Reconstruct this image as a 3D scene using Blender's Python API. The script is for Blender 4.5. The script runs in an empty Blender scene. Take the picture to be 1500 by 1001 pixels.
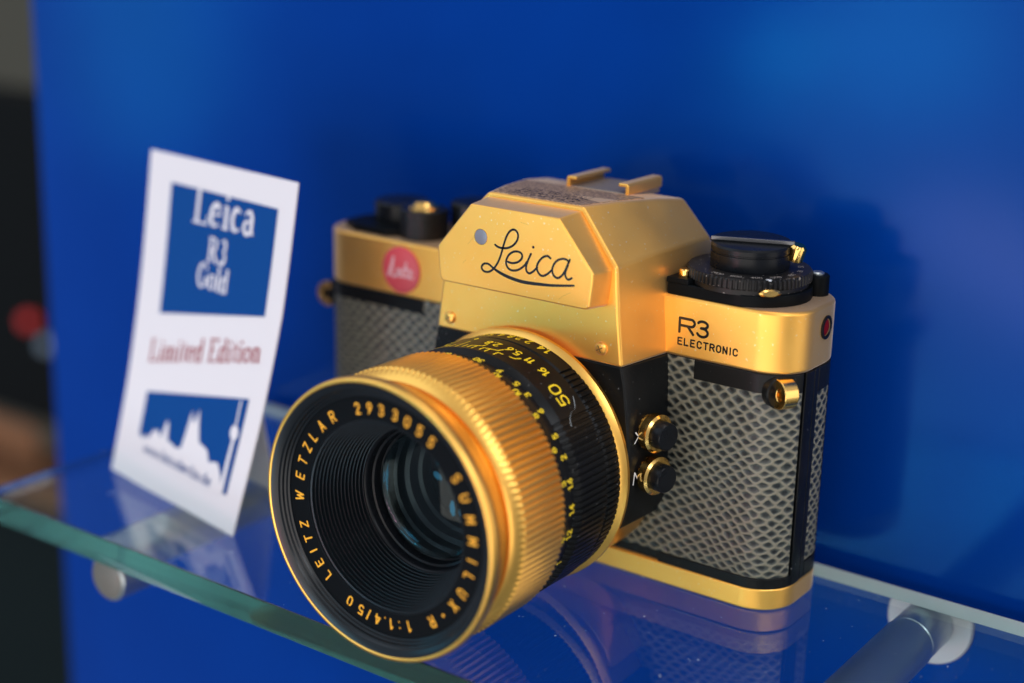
import bpy, bmesh, math, random
from math import sin, cos, pi, radians, sqrt, atan2
from mathutils import Vector, Matrix, noise
random.seed(7)
S = 0.001                                   # everything below is written in millimetres
scn = bpy.context.scene
COL = scn.collection

# ------------------------------------------------------------------ camera
cam_d = bpy.data.cameras.new('camera')
cam = bpy.data.objects.new('camera', cam_d)
COL.objects.link(cam)
R_ = Vector((0.80717611, 0.58997077, 0.02003057))
U_ = Vector((-0.18341631, 0.21840169, 0.95846709))
F_ = Vector((-0.56109286, 0.77732566, -0.28449889))
CP = Vector((207.994, -311.160, 168.130))
M = Matrix((R_, U_, -F_)).transposed().to_4x4()
M.translation = CP * S
cam.matrix_world = M
cam_d.sensor_width = 36
cam_d.lens = 2235.7 * 36 / 1500
cam_d.clip_start = 0.01
cam_d.clip_end = 50
cam_d.dof.use_dof = True
cam_d.dof.focus_distance = 0.3655
cam_d.dof.aperture_fstop = 4.4
cam_d.dof.aperture_blades = 9
scn.camera = cam

# ------------------------------------------------------------------ light
world = bpy.data.worlds.new('World')
scn.world = world
world.use_nodes = True
bg = world.node_tree.nodes['Background']
wn = world.node_tree
wc = wn.nodes.new('ShaderNodeTexCoord')
ws = wn.nodes.new('ShaderNodeSeparateXYZ')
wr = wn.nodes.new('ShaderNodeValToRGB')                     # dim floor, lighter ceiling of the shop
wr.color_ramp.elements[0].position = 0.30
wr.color_ramp.elements[0].color = (0.30, 0.36, 0.45, 1)
wr.color_ramp.elements[1].position = 0.75
wr.color_ramp.elements[1].color = (0.90, 0.92, 1.0, 1)
wm = wn.nodes.new('ShaderNodeMath')
wm.operation = 'MULTIPLY_ADD'
wm.inputs[1].default_value = 0.5
wm.inputs[2].default_value = 0.5
wn.links.new(wc.outputs['Generated'], ws.inputs[0])
wn.links.new(ws.outputs[2], wm.inputs[0])
wn.links.new(wm.outputs[0], wr.inputs[0])
wn.links.new(wr.outputs[0], bg.inputs[0])
bg.inputs[1].default_value = 0.50
scn.view_settings.view_transform = 'Standard'
scn.view_settings.look = 'None'
scn.view_settings.exposure = 0.36
scn.view_settings.gamma = 1.0
scn.cycles.use_denoising = True
scn.cycles.max_bounces = 14
scn.cycles.transmission_bounces = 12
scn.cycles.glossy_bounces = 6
scn.cycles.sample_clamp_indirect = 6


def area(name, loc, target, sx, sy, radiance, col=(1, 1, 1), shape='RECTANGLE', roll=0):
    """area lamp given by the radiance of its face"""
    l = bpy.data.lights.new(name, 'AREA')
    l.shape = shape
    l.size, l.size_y = sx * S, sy * S
    a = sx * sy * S * S * (pi / 4 if shape in ('ELLIPSE', 'DISK') else 1)
    l.energy = radiance * pi * a
    l.color = col
    o = bpy.data.objects.new(name, l)
    COL.objects.link(o)
    d = (Vector(target) - Vector(loc))
    o.rotation_euler = (d.to_track_quat('-Z', 'Y').to_matrix() @ Matrix.Rotation(roll, 3, 'Z')).to_euler()
    o.location = Vector(loc) * S
    return o


area('street_light', (160, -1250, -230), (0, 0, 50), 1650, 900, 1.75, (1.0, 0.92, 0.82))
area('window_light', (1000, -600, 900), (0, 0, 50), 700, 500, 4.6, (0.90, 0.94, 1.0))
area('case_lamp', (60, 40, 620), (20, 10, 60), 420, 120, 2.6, (1.0, 0.93, 0.88))
area('sky_light', (-800, -700, 900), (0, 0, 30), 1100, 1100, 0.8, (0.62, 0.80, 1.0))
area('side_fill_light', (620, 150, 130), (0, -20, 50), 600, 500, 1.0, (1.0, 0.92, 0.84))  # added fill lamp at the right, brightens the lens and gold sides
# lamps added to make soft reflected patches on the glossy blue panel
area('patch_lamp_pink', (-225, -1010, -160), (-150, 42, 60), 250, 75, 15, (1.0, 0.30, 0.45), 'ELLIPSE', radians(-20))
area('patch_lamp_one', (-482, -1010, 15), (-200, 42, 60), 60, 70, 18, (0.05, 0.70, 1.0), 'ELLIPSE')
area('patch_lamp_two', (-350, -1010, 40), (-150, 42, 60), 170, 150, 7, (0.05, 0.65, 1.0), 'ELLIPSE')
area('patch_lamp_three', (-1420, -1010, 0), (-600, 42, 60), 200, 420, 3.4, (0.05, 0.62, 1.0), 'ELLIPSE')
area('patch_lamp_four', (-345, -1010, -400), (-150, 42, 60), 80, 150, 8, (0.05, 0.60, 1.0), 'ELLIPSE')
area('patch_lamp_five', (-500, -1010, -150), (-200, 42, 60), 110, 80, 6, (0.10, 0.60, 1.0), 'ELLIPSE')
area('patch_lamp_six', (-195, -1010, -395), (-100, 42, 60), 100, 110, 9, (0.05, 0.60, 1.0), 'ELLIPSE')


# ------------------------------------------------------------------ materials
def mat(name, col, rough=0.5, metal=0.0, **k):
    m = bpy.data.materials.new(name)
    m.use_nodes = True
    b = m.node_tree.nodes['Principled BSDF']
    b.inputs['Base Color'].default_value = (*col, 1)
    b.inputs['Roughness'].default_value = rough
    b.inputs['Metallic'].default_value = metal
    for kk, v in k.items():
        b.inputs[kk.replace('_', ' ')].default_value = v
    return m


def nodes(m):
    nt = m.node_tree
    return nt, nt.nodes['Principled BSDF']


def noise_tex(nt, scale, detail=3, vec=None, rough=0.5):
    n = nt.nodes.new('ShaderNodeTexNoise')
    n.inputs['Scale'].default_value = scale
    n.inputs['Detail'].default_value = detail
    n.inputs['Roughness'].default_value = rough
    c = nt.nodes.new('ShaderNodeTexCoord')
    if vec:
        mp = nt.nodes.new('ShaderNodeMapping')
        mp.inputs['Scale'].default_value = vec
        nt.links.new(c.outputs['Object'], mp.inputs[0])
        nt.links.new(mp.outputs[0], n.inputs['Vector'])
    else:
        nt.links.new(c.outputs['Object'], n.inputs['Vector'])
    return n


def ramp(nt, src, a, b, ca, cb):
    r = nt.nodes.new('ShaderNodeValToRGB')
    r.color_ramp.elements[0].position = a
    r.color_ramp.elements[1].position = b
    r.color_ramp.elements[0].color = (*ca, 1) if len(ca) == 3 else ca
    r.color_ramp.elements[1].color = (*cb, 1)
    nt.links.new(src, r.inputs[0])
    return r


def add_bump(m, scale, strength, dist=0.0001, detail=2):
    nt, b = nodes(m)
    n = noise_tex(nt, scale, detail)
    bu = nt.nodes.new('ShaderNodeBump')
    bu.inputs['Strength'].default_value = strength
    bu.inputs['Distance'].default_value = dist
    nt.links.new(n.outputs[0], bu.inputs['Height'])
    nt.links.new(bu.outputs[0], b.inputs['Normal'])


def rough_var(m, scale, lo, hi):
    nt, b = nodes(m)
    n = noise_tex(nt, scale, 4)
    mr = nt.nodes.new('ShaderNodeMapRange')
    mr.inputs['From Min'].default_value = 0.3
    mr.inputs['From Max'].default_value = 0.7
    mr.inputs['To Min'].default_value = lo
    mr.inputs['To Max'].default_value = hi
    nt.links.new(n.outputs[0], mr.inputs[0])
    nt.links.new(mr.outputs[0], b.inputs['Roughness'])


def specks(m, base, dust, scale=900, thr=0.70, base2=None):
    """base colour with fine settled dust specks"""
    nt, b = nodes(m)
    n1 = noise_tex(nt, 60, 4)
    r1 = ramp(nt, n1.outputs[0], 0.35, 0.7, base, base2 or base)
    n2 = noise_tex(nt, scale, 1)
    r2 = ramp(nt, n2.outputs[0], thr, thr + 0.04, (0, 0, 0), (1, 1, 1))
    mx = nt.nodes.new('ShaderNodeMix')
    mx.data_type = 'RGBA'
    nt.links.new(r2.outputs[0], mx.inputs['Factor'])
    nt.links.new(r1.outputs[0], mx.inputs[6])
    mx.inputs[7].default_value = (*dust, 1)
    nt.links.new(mx.outputs[2], b.inputs['Base Color'])


GOLD = mat('satin_gold', (0.90, 0.52, 0.135), 0.38, 0.92, Sheen_Weight=0.6, Sheen_Roughness=0.4, Sheen_Tint=(1, .86, .78, 1))
specks(GOLD, (0.96, 0.49, 0.090), (0.96, 0.72, 0.38), 1300, 0.725, (0.97, 0.535, 0.115))
add_bump(GOLD, 4200, 0.12, 0.00008)
rough_var(GOLD, 55, 0.36, 0.47)
GOLDP = mat('polished_gold', (0.93, 0.56, 0.16), 0.14, 1.0)
rough_var(GOLDP, 300, 0.08, 0.26)
GOLDR = mat('lens_gold', (0.95, 0.52, 0.11), 0.33, 1.0)
add_bump(GOLDR, 2500, 0.06, 0.00006)
BLACK = mat('black_enamel', (0.010, 0.010, 0.011), 0.34)
specks(BLACK, (0.004, 0.005, 0.006), (0.12, 0.12, 0.12), 1300, 0.745, (0.009, 0.009, 0.009))
BLACK.node_tree.nodes['Principled BSDF'].inputs['Specular IOR Level'].default_value = 0.14
add_bump(BLACK, 2600, 0.10, 0.00006)
BLACKM = mat('black_matt', (0.004, 0.005, 0.006), 0.4, Specular_IOR_Level=0.05)
BLACKD = mat('black_dial', (0.022, 0.020, 0.020), 0.40)
specks(BLACKD, (0.007, 0.007, 0.008), (0.25, 0.22, 0.2), 1100, 0.71, (0.022, 0.020, 0.019))
BLACKD.node_tree.nodes['Principled BSDF'].inputs['Specular IOR Level'].default_value = 0.22
ANOD = mat('black_anodised', (0.006, 0.007, 0.009), 0.28, Specular_IOR_Level=0.17)
rough_var(ANOD, 200, 0.22, 0.36)
BAFFLE = mat('baffle_black', (0.004, 0.006, 0.008), 0.28, Specular_IOR_Level=0.32)
INK = mat('black_filling', (0.006, 0.006, 0.008), 0.25)
YEL = mat('yellow_enamel', (0.95, 0.66, 0.02), 0.45)
ORA = mat('amber_enamel', (0.95, 0.42, 0.01), 0.5)
WHT = mat('white_enamel', (0.75, 0.77, 0.80), 0.5)
GREY = mat('engraved_grey', (0.35, 0.31, 0.28), 0.5)
RED = mat('red_badge', (0.54, 0.055, 0.07), 0.5)
REDGL = mat('red_window', (0.16, 0.004, 0.006), 0.5, Specular_IOR_Level=0.1)
SENS = mat('sensor_pane', (0.20, 0.20, 0.24), 0.25)
STEEL = mat('brushed_steel', (0.42, 0.46, 0.47), 0.36, 0.9)
add_bump(STEEL, 900, 0.08, 0.00006)
CAPM = mat('dull_cap', (0.16, 0.145, 0.12), 0.5, 0.3)
STEELM = mat('matt_metal', (0.50, 0.49, 0.48), 0.5, 0.4)
CARD = mat('white_card', (0.73, 0.675, 0.685), 0.6)
add_bump(CARD, 1500, 0.08, 0.00006)
CBLUE = mat('card_blue_ink', (0.001, 0.052, 0.225), 0.6, Specular_IOR_Level=0.1)
CRED = mat('card_red_ink', (0.34, 0.035, 0.05), 0.6)
FROST = mat('ground_edge_white', (0.86, 0.80, 0.78), 0.6)
LINT = mat('pale_lint', (0.55, 0.6, 0.62), 0.8)

# glass of the shelf: clear with a green body colour
GLASS = bpy.data.materials.new('shelf_glass')
GLASS.use_nodes = True
nt = GLASS.node_tree
nt.nodes.clear()
o = nt.nodes.new('ShaderNodeOutputMaterial')
g = nt.nodes.new('ShaderNodeBsdfGlass')
g.inputs['Roughness'].default_value = 0.0
g.inputs['IOR'].default_value = 1.5
v = nt.nodes.new('ShaderNodeVolumeAbsorption')
v.inputs['Color'].default_value = (0.04, 0.80, 0.70, 1)
v.inputs['Density'].default_value = 12.0
nt.links.new(g.outputs[0], o.inputs['Surface'])
nt.links.new(v.outputs[0], o.inputs['Volume'])

LENSG = mat('coated_glass', (0.002, 0.003, 0.004), 0.07, 0.0, Specular_Tint=(.34, .36, .44, 1))
LENSG.node_tree.nodes['Principled BSDF'].inputs['IOR'].default_value = 1.22
nt_, b_ = nodes(LENSG)
b_.inputs['Coat Weight'].default_value = 0.0
b_.inputs['Coat Tint'].default_value = (0.5, 0.8, 1, 1)

FRONTG = bpy.data.materials.new('front_glass')
FRONTG.use_nodes = True
nt = FRONTG.node_tree
nt.nodes.clear()
o = nt.nodes.new('ShaderNodeOutputMaterial')
g = nt.nodes.new('ShaderNodeBsdfGlass')
g.inputs['Roughness'].default_value = 0.04
g.inputs['IOR'].default_value = 1.30
g.inputs['Color'].default_value = (0.80, 0.88, 0.90, 1)
nt.links.new(g.outputs[0], o.inputs['Surface'])

PANEL = mat('blue_panel', (0.0004, 0.027, 0.28), 0.16, Specular_IOR_Level=0.17, Specular_Tint=(0.18, 0.65, 1.0, 1))
nt_, b_ = nodes(PANEL)
n_ = noise_tex(nt_, 14, 3)
nt_.links.new(ramp(nt_, n_.outputs[0], .3, .7, (0.0002, 0.029, 0.215), (0.0003, 0.035, 0.25)).outputs[0], b_.inputs['Base Color'])

# reptile leather: colour follows the moulded relief of each scale
LEATHER = mat('reptile_leather', (0.2, 0.19, 0.16), 0.42)
nt_, b_ = nodes(LEATHER)
at_ = nt_.nodes.new('ShaderNodeAttribute')
at_.attribute_name = 'scale'
nz = noise_tex(nt_, 700, 3)
ad = nt_.nodes.new('ShaderNodeMath')
ad.operation = 'MULTIPLY_ADD'
nt_.links.new(nz.outputs[0], ad.inputs[0])
ad.inputs[1].default_value = 0.26
nt_.links.new(at_.outputs['Fac'], ad.inputs[2])
rp = ramp(nt_, ad.outputs[0], 0.22, 0.95, (0.19, 0.172, 0.125), (0.004, 0.006, 0.007))
el = rp.color_ramp.elements.new(0.50)
el.color = (0.085, 0.088, 0.070, 1)
el = rp.color_ramp.elements.new(0.72)
el.color = (0.022, 0.028, 0.028, 1)
nt_.links.new(rp.outputs[0], b_.inputs['Base Color'])
add_bump(LEATHER, 1800, 0.25, 0.00015)


# ------------------------------------------------------------------ helpers
def link(name, me, m, parent=None):
    ob = bpy.data.objects.new(name, me)
    COL.objects.link(ob)
    if m is not None:
        for mm in (m if isinstance(m, (list, tuple)) else [m]):
            me.materials.append(mm)
    if parent is not None:
        ob.parent = parent
    return ob


def worldloc(o):
    p = Vector((0, 0, 0))
    while o is not None:
        p += o.location
        o = o.parent
    return p


def build(name, verts, faces, m, parent=None, smooth=35, bevel=0, segs=3):
    """one mesh object; verts in mm, scene coordinates"""
    off = worldloc(parent) if parent is not None else Vector((0, 0, 0))
    me = bpy.data.meshes.new(name)
    me.from_pydata([tuple(Vector(q) * S - off) for q in verts], [], faces)
    me.validate()
    bm = bmesh.new()
    bm.from_mesh(me)
    if name not in FLAT:
        bmesh.ops.recalc_face_normals(bm, faces=bm.faces)
    bm.to_mesh(me)
    bm.free()
    if smooth:
        me.polygons.foreach_set('use_smooth', [True] * len(me.polygons))
        me.set_sharp_from_angle(angle=radians(smooth))
    ob = link(name, me, m, parent)
    if bevel:
        b = ob.modifiers.new('bevel', 'BEVEL')
        b.width = bevel * S
        b.segments = segs
        b.limit_method = 'ANGLE'
        b.angle_limit = radians(28)
        b.harden_normals = True
    return ob


FLAT = set()


def empty(name, loc, parent=None):
    e = bpy.data.objects.new(name, None)
    e.empty_display_size = 0.01
    COL.objects.link(e)
    if parent is not None:
        e.parent = parent
        e.location = Vector(loc) * S - worldloc(parent)
    else:
        e.location = Vector(loc) * S
    return e


def tag(o, label, cat, group=None, kind=None):
    o['label'] = label
    o['category'] = cat
    if group:
        o['group'] = group
    if kind:
        o['kind'] = kind
    return o


def prism(outline, z0, z1):
    n = len(outline)
    v = [(x, y, z0) for x, y in outline] + [(x, y, z1) for x, y in outline]
    f = [tuple(range(n))[::-1], tuple(range(n, 2 * n))]
    f += [(i, (i + 1) % n, (i + 1) % n + n, i + n) for i in range(n)]
    return v, f


def box(x0, x1, y0, y1, z0, z1):
    return prism([(x0, y0), (x1, y0), (x1, y1), (x0, y1)], z0, z1)


def join(*vf):
    V, Fc = [], []
    for v, f in vf:
        o = len(V)
        V += v
        Fc += [tuple(i + o for i in q) for q in f]
    return V, Fc


def loft(rings, cap0=True, cap1=True, closed=True):
    n = len(rings[0])
    V = [p for r in rings for p in r]
    Fc = []
    for k in range(len(rings) - 1):
        for i in range(n if closed else n - 1):
            j = (i + 1) % n
            Fc.append((k * n + i, k * n + j, (k + 1) * n + j, (k + 1) * n + i))
    if cap0:
        Fc.append(tuple(range(n))[::-1])
    if cap1:
        Fc.append(tuple(range((len(rings) - 1) * n, len(rings) * n)))
    return V, Fc


def frame(axis):
    a = Vector(axis).normalized()
    t = Vector((0, 0, 1)) if abs(a.z) < 0.9 else Vector((1, 0, 0))
    e1 = t.cross(a).normalized()
    return a, e1, a.cross(e1)


def turned(c, axis, prof, n=48, cap0=True, cap1=True, rib=None):
    """solid of revolution: prof = [(radius, distance along axis)]; rib(theta, r, k) alters r"""
    a, e1, e2 = frame(axis)
    c = Vector(c)
    rings = []
    for k, (r, d) in enumerate(prof):
        ring = []
        for i in range(n):
            t = 2 * pi * i / n
            rr = rib(t, r, k) if rib else r
            ring.append(tuple(c + a * d + e1 * (rr * cos(t)) + e2 * (rr * sin(t))))
        rings.append(ring)
    return loft(rings, cap0, cap1)


ZL = 32.3                                   # height of the lens axis


def lathe(prof, n=200, rib=None, close=True):
    """rings round the lens axis, prof = [(r, y)]"""
    rings = []
    for k, (r, y) in enumerate(prof):
        ring = []
        for i in range(n):
            t = 2 * pi * i / n
            rr = rib(t, r, k) if rib else r
            ring.append((rr * cos(t), y, ZL + rr * sin(t)))
        rings.append(ring)
    V, Fc = loft(rings, False, False)
    if close:
        m = len(prof)
        for i in range(n):
            j = (i + 1) % n
            Fc.append(((m - 1) * n + i, (m - 1) * n + j, j, i))
    return V, Fc


def spline(pts, k=6):
    """Catmull-Rom through the points"""
    if len(pts) < 3:
        return pts
    P = [pts[0]] + list(pts) + [pts[-1]]
    out = []
    for i in range(1, len(P) - 2):
        p0, p1, p2, p3 = P[i - 1:i + 3]
        for s in range(k):
            t = s / k
            out.append(tuple(0.5 * ((2 * b) + (-a + c) * t + (2 * a - 5 * b + 4 * c - d) * t * t + (-a + 3 * b - 3 * c + d) * t ** 3)
                             for a, b, c, d in zip(p0, p1, p2, p3)))
    out.append(tuple(pts[-1]))
    return out


class Ink:
    """flat lettering on a surface: fn(u, v, lift) -> point; strokes become mitred ribbons"""

    def __init__(self, fn):
        self.fn, self.V, self.F, self.n = fn, [], [], 0

    def poly(self, pts, lift=0.0):
        o = len(self.V)
        self.V += [self.fn(x, y, lift) for x, y in pts]
        self.F.append(tuple(range(o, o + len(pts))))

    def disc(self, x, y, r, n=14):
        self.n += 1
        self.poly([(x + r * cos(2 * pi * i / n), y + r * sin(2 * pi * i / n)) for i in range(n)], self.n % 7 * 0.004)

    def stroke(self, pts, w, w2=None, round_=True):
        """w: width, or a list of widths"""
        self.n += 1
        lift = self.n % 7 * 0.004
        pts = [p for i, p in enumerate(pts) if i == 0 or (abs(p[0] - pts[i - 1][0]) + abs(p[1] - pts[i - 1][1])) > 1e-5]
        n = len(pts)
        if not isinstance(w, (list, tuple)):
            for i in range(1, n - 1):
                a, b, c = Vector(pts[i - 1]), Vector(pts[i]), Vector(pts[i + 1])
                if (b - a).normalized().dot((c - b).normalized()) < .35:
                    self.stroke(pts[:i + 1], w)
                    return self.stroke(pts[i:], w)
        if n < 2:
            return self.disc(pts[0][0], pts[0][1], w / 2)
        W = w if isinstance(w, (list, tuple)) else [w] * n
        L, Rr = [], []
        for i in range(n):
            a = Vector(pts[max(i - 1, 0)])
            b = Vector(pts[i])
            c = Vector(pts[min(i + 1, n - 1)])
            d1 = (b - a).normalized() if i else (c - b).normalized()
            d2 = (c - b).normalized() if i < n - 1 else d1
            nn = Vector((-d1.y - d2.y, d1.x + d2.x))
            if nn.length < 1e-3:
                nn = Vector((-d1.y, d1.x))
            nn.normalize()
            m = max(nn.dot(Vector((-d1.y, d1.x))), 0.55)
            nn *= W[i] / 2 / m
            L.append(tuple(b + nn))
            Rr.append(tuple(b - nn))
        o = len(self.V)
        self.V += [self.fn(x, y, lift) for x, y in L] + [self.fn(x, y, lift) for x, y in Rr]
        self.F += [(o + i, o + i + 1, o + n + i + 1, o + n + i) for i in range(n - 1)]
        if round_:
            for e, s in ((0, 1), (n - 1, -1)):
                a = Vector(pts[e])
                q = Vector(pts[e + s])
                d = (a - q).normalized()
                t = Vector((-d.y, d.x))
                r = W[e] / 2
                self.poly([tuple(a + t * r * cos(k * pi / 6) + d * r * sin(k * pi / 6)) for k in range(7)], lift)

    def make(self, name, m, parent, label=None):
        FLAT.add(name)
        ob = build(name, self.V, self.F, m, parent, smooth=0)
        if label:
            ob['label'] = label
        return ob


def arc(cx, cy, rx, ry, a0, a1, n=10):
    return [(cx + rx * cos(radians(a0 + (a1 - a0) * i / n)), cy + ry * sin(radians(a0 + (a1 - a0) * i / n))) for i in range(n + 1)]


# single-line engraving letters in a 0.6 x 1 cell
G = {
    'L': [[(0, 1), (0, 0), (.5, 0)]],
    'E': [[(.52, 1), (0, 1), (0, 0), (.52, 0)], [(0, .52), (.44, .52)]],
    'I': [[(.06, 0), (.06, 1)]],
    'T': [[(0, 1), (.6, 1)], [(.3, 1), (.3, 0)]],
    'Z': [[(.03, 1), (.55, 1), (0, 0), (.57, 0)]],
    'W': [[(0, 1), (.2, 0), (.4, .8), (.6, 0), (.8, 1)]],
    'A': [[(0, 0), (.3, 1), (.6, 0)], [(.1, .32), (.5, .32)]],
    'R': [[(0, 0), (0, 1), (.3, 1)] + arc(.32, .75, .25, .25, 90, -90) + [(0, .5)], [(.3, .5), (.58, 0)]],
    'S': [arc(.3, .75, .26, .25, 30, 270)[:-1] + arc(.3, .25, .27, .25, 90, -150)],
    'U': [[(0, 1), (0, .3)] + arc(.28, .28, .28, .28, 180, 360) + [(.56, 1)]],
    'M': [[(0, 0), (.06, 1), (.35, .25), (.64, 1), (.7, 0)]],
    'X': [[(0, 0), (.55, 1)], [(0, 1), (.55, 0)]],
    'C': [[(.56, .72)] + arc(.3, .7, .28, .3, 20, 180) + arc(.3, .3, .28, .3, 180, 340)],
    'O': [arc(.28, .7, .28, .3, 0, 180) + arc(.28, .3, .28, .3, 180, 360) + [(.56, .7)]],
    'N': [[(0, 0), (0, 1), (.52, 0), (.52, 1)]],
    '0': [arc(.26, .68, .26, .32, 90, 180) + arc(.26, .32, .26, .32, 180, 360) + arc(.26, .68, .26, .32, 0, 90)],
    '1': [[(.02, .8), (.22, 1), (.22, 0)]],
    '2': [arc(.26, .72, .25, .28, 165, -20) + [(0, 0), (.54, 0)]],
    '3': [arc(.25, .76, .24, .24, 150, -80), [(.16, .53)] + arc(.25, .27, .27, .27, 85, -150)],
    '4': [[(.42, 0), (.42, 1), (0, .3), (.58, .3)]],
    '5': [[(.5, 1), (.07, 1), (.04, .55)] + arc(.26, .31, .27, .31, 125, -150)],
    '6': [[(.46, .98), (.1, .5)] + arc(.27, .28, .25, .28, 150, -210)],
    '8': [arc(.27, .75, .22, .25, -90, 270), arc(.27, .26, .27, .26, 90, 450)],
    '9': [arc(.27, .72, .25, .28, -30, 330) + [(.08, .02)]],
    '-': [[(.08, .45), (.34, .45)]],
    '/': [[(0, -.05), (.34, 1.05)]],
    '.': [[(.06, .04)]],
    ':': [[(.06, .12)], [(.06, .72)]],
    'f': [[(.14, 0), (.14, .8), (.3, .98)], [(0, .6), (.3, .6)]],
    't': [[(.16, .9), (.16, .12), (.32, 0)], [(0, .62), (.34, .62)]],
    'm': [[(0, 0), (0, .6)], [(0, .45), (.12, .6), (.24, .5), (.24, 0)], [(.24, .45), (.38, .6), (.5, .5), (.5, 0)]],
    'i8': [arc(.25, .5, .25, .24, 0, 360), arc(.78, .5, .25, .24, 180, 540)],
}
WID = {'I': .12, 'W': .8, 'M': .7, '1': .26, '.': .12, ':': .12, '-': .42, '/': .34, 'f': .3, 't': .34, 'i8': 1.04, 'm': .5}


def write(ink, text, x, y, h, w, gap=.22, wide=1.0, slant=0.0, centre=False):
    if isinstance(text, str):
        text = list(text)
    tot = sum((WID.get(c, .57) if c != ' ' else .4) * wide * h + gap * h for c in text) - gap * h
    if centre:
        x -= tot / 2
    for c in text:
        if c == ' ':
            x += (.4 * wide + gap) * h
            continue
        for s in G[c]:
            ink.stroke([(x + (px * wide + py * slant) * h, y + py * h) for px, py in s], w)
        x += (WID.get(c, .57) * wide + gap) * h
    return x


# ------------------------------------------------------------------ the room behind, left of the panel
tag(build('wall', *box(-3200, 2600, 900, 920, -900, 1100), mat('far_wall_paint', (0.10, 0.092, 0.066), 0.8)),
    'dim wall far behind the display', 'wall', kind='structure')
tag(build('floor', *box(-3200, 2600, 60, 900, -920, -900), mat('dark_floor', (0.03, 0.03, 0.028), 0.7)),
    'dark floor behind the display', 'floor', kind='structure')
cab = empty('cabinet', (-560, 300, -900))
tag(cab, 'dark cabinet standing far behind the left edge of the blue panel', 'cabinet')
DARKW = mat('dark_lacquer', (0.003, 0.0035, 0.0035), 0.6, Specular_IOR_Level=0.1)
DARKG = mat('dark_green_lacquer', (0.006, 0.011, 0.011), 0.6, Specular_IOR_Level=0.1)
build('side_panel', *box(-900, -430, 300, 330, -190, 34), DARKW, cab, bevel=2)
build('base_unit', *box(-900, -430, 300, 330, -900, -238), DARKG, cab, bevel=2)
WOODM = mat('brown_wood', (0.20, 0.085, 0.035), 0.5)
nt_, b_ = nodes(WOODM)
n_ = noise_tex(nt_, 6, 4, (1, 8, 8))
nt_.links.new(ramp(nt_, n_.outputs[0], .3, .7, (0.12, .05, .02), (0.28, .12, .05)).outputs[0], b_.inputs['Base Color'])
wb = build('wooden_tray', *join(box(-760, -480, 260, 330, -232, -224), box(-760, -640, 300, 306, -224, -196), box(-560, -520, 300, 306, -224, -202)), WOODM, bevel=2)
tag(wb, 'blurred brown wooden tray on the dark cabinet at the left edge', 'tray')
rl = tag(build('indicator_lamp', *turned((-629, 300, -116), (0, -1, 0), [(3.5, 0), (5.0, 3), (5.0, 7), (4, 9), (1, 10)], 24),
               mat('red_lamp_glass', (0.5, 0.03, 0.03), 0.4, Emission_Color=(1, 0.06, 0.04, 1), Emission_Strength=0.12)),
         'small glowing red lamp in the dark gap left of the panel', 'lamp')
tag(build('indicator_lamp', *turned((-611, 300, -129), (0, -1, 0), [(3.0, 0), (5.0, 3), (5.0, 6), (4, 8), (1, 9)], 24),
          mat('pale_lamp_glass', (0.16, 0.2, 0.25), 0.4, Emission_Color=(.6, .8, 1, 1), Emission_Strength=0.06)),
    'small pale bluish lamp just below the red one', 'lamp')

# ------------------------------------------------------------------ blue panel
pv = [(-264.5, 42, 140), (-268.5, 42, -150), (-275, 42, -420), (150, 42, -420), (150, 42, 158), (-264, 42, 158)]
V, Fc = loft([[(x, 42, z) for x, y, z in pv], [(x, 50, z) for x, y, z in pv]])
tag(build('blue_panel', V, Fc, PANEL, bevel=.6), 'large glossy royal blue panel standing behind the camera and the shelf', 'panel')

# ------------------------------------------------------------------ glass shelf
ZS = -0.5
shelf = empty('glass_shelf', (60, -17, ZS - 8))
tag(shelf, 'clear glass shelf with green edge carrying the camera and the card', 'shelf')
build('glass_plate', *box(-151.5, 330, -70.2, 36.2, ZS - 8, ZS), GLASS, shelf, bevel=.4, segs=1)
build('ground_edge', *loft([[(x, 36.1, ZS - .3), (x, 36.1, ZS - 7.7), (x, 33.8, ZS - 7.7), (x, 35.6, ZS - .3)] for x in (-151, 329.5)]), FROST, shelf)

# ------------------------------------------------------------------ supports under the shelf


def support(x, y0, label):
    e = empty('shelf_support', (x, 42, ZS - 15.5))
    tag(e, label, 'bracket', 'metal rods carrying the glass shelf')
    z = ZS - 8.05 - 6.6
    build('wall_disc', *turned((x, 41.9, z), (0, -1, 0), [(11.3, 0), (11.3, 1.4), (10.9, 1.8)], 64), STEELM, e)
    build('collar', *turned((x, 40, z), (0, -1, 0), [(5.9, 0), (6.4, .6), (6.4, 13.2), (6.1, 13.5)], 64), STEEL, e)
    build('end_cap', *turned((x, y0 + .05, z), (0, -1, 0), [(5.8, 0), (5.8, .25), (5.3, .5), (.2, .6)], 48), CAPM, e)
    build('rod', *turned((x, 26.3, z), (0, -1, 0), [(6.2, 0), (6.6, .5), (6.6, 26.3 - y0 - .6), (6.0, 26.3 - y0)], 64), STEEL, e)


support(88, -66, 'thick steel rod under the shelf at the right, disc on the panel')
support(-104, -66, 'steel rod under the shelf below the card, its round end in front')

# ------------------------------------------------------------------ the card
CO = Vector((-137.76, -36.52, -0.27))
CR = Vector((0.98644, -0.16197, 0.02658))
CU = Vector((0.01358, 0.24190, 0.97021))
CN = Vector((-0.16358, -0.95669, 0.24082))


def on_card(u, v, lift=0.0):
    bend = 1.6 * sin(pi * min(max(v / 95, 0), 1)) + 0.5 * cos(pi * (u - 33) / 66)
    return tuple(CO + CR * u + CU * v + CN * (lift - bend))


card = empty('place_card', (-105, -42, ZS))
tag(card, 'white upright card with two blue printed squares, left of the camera', 'card')


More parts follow.
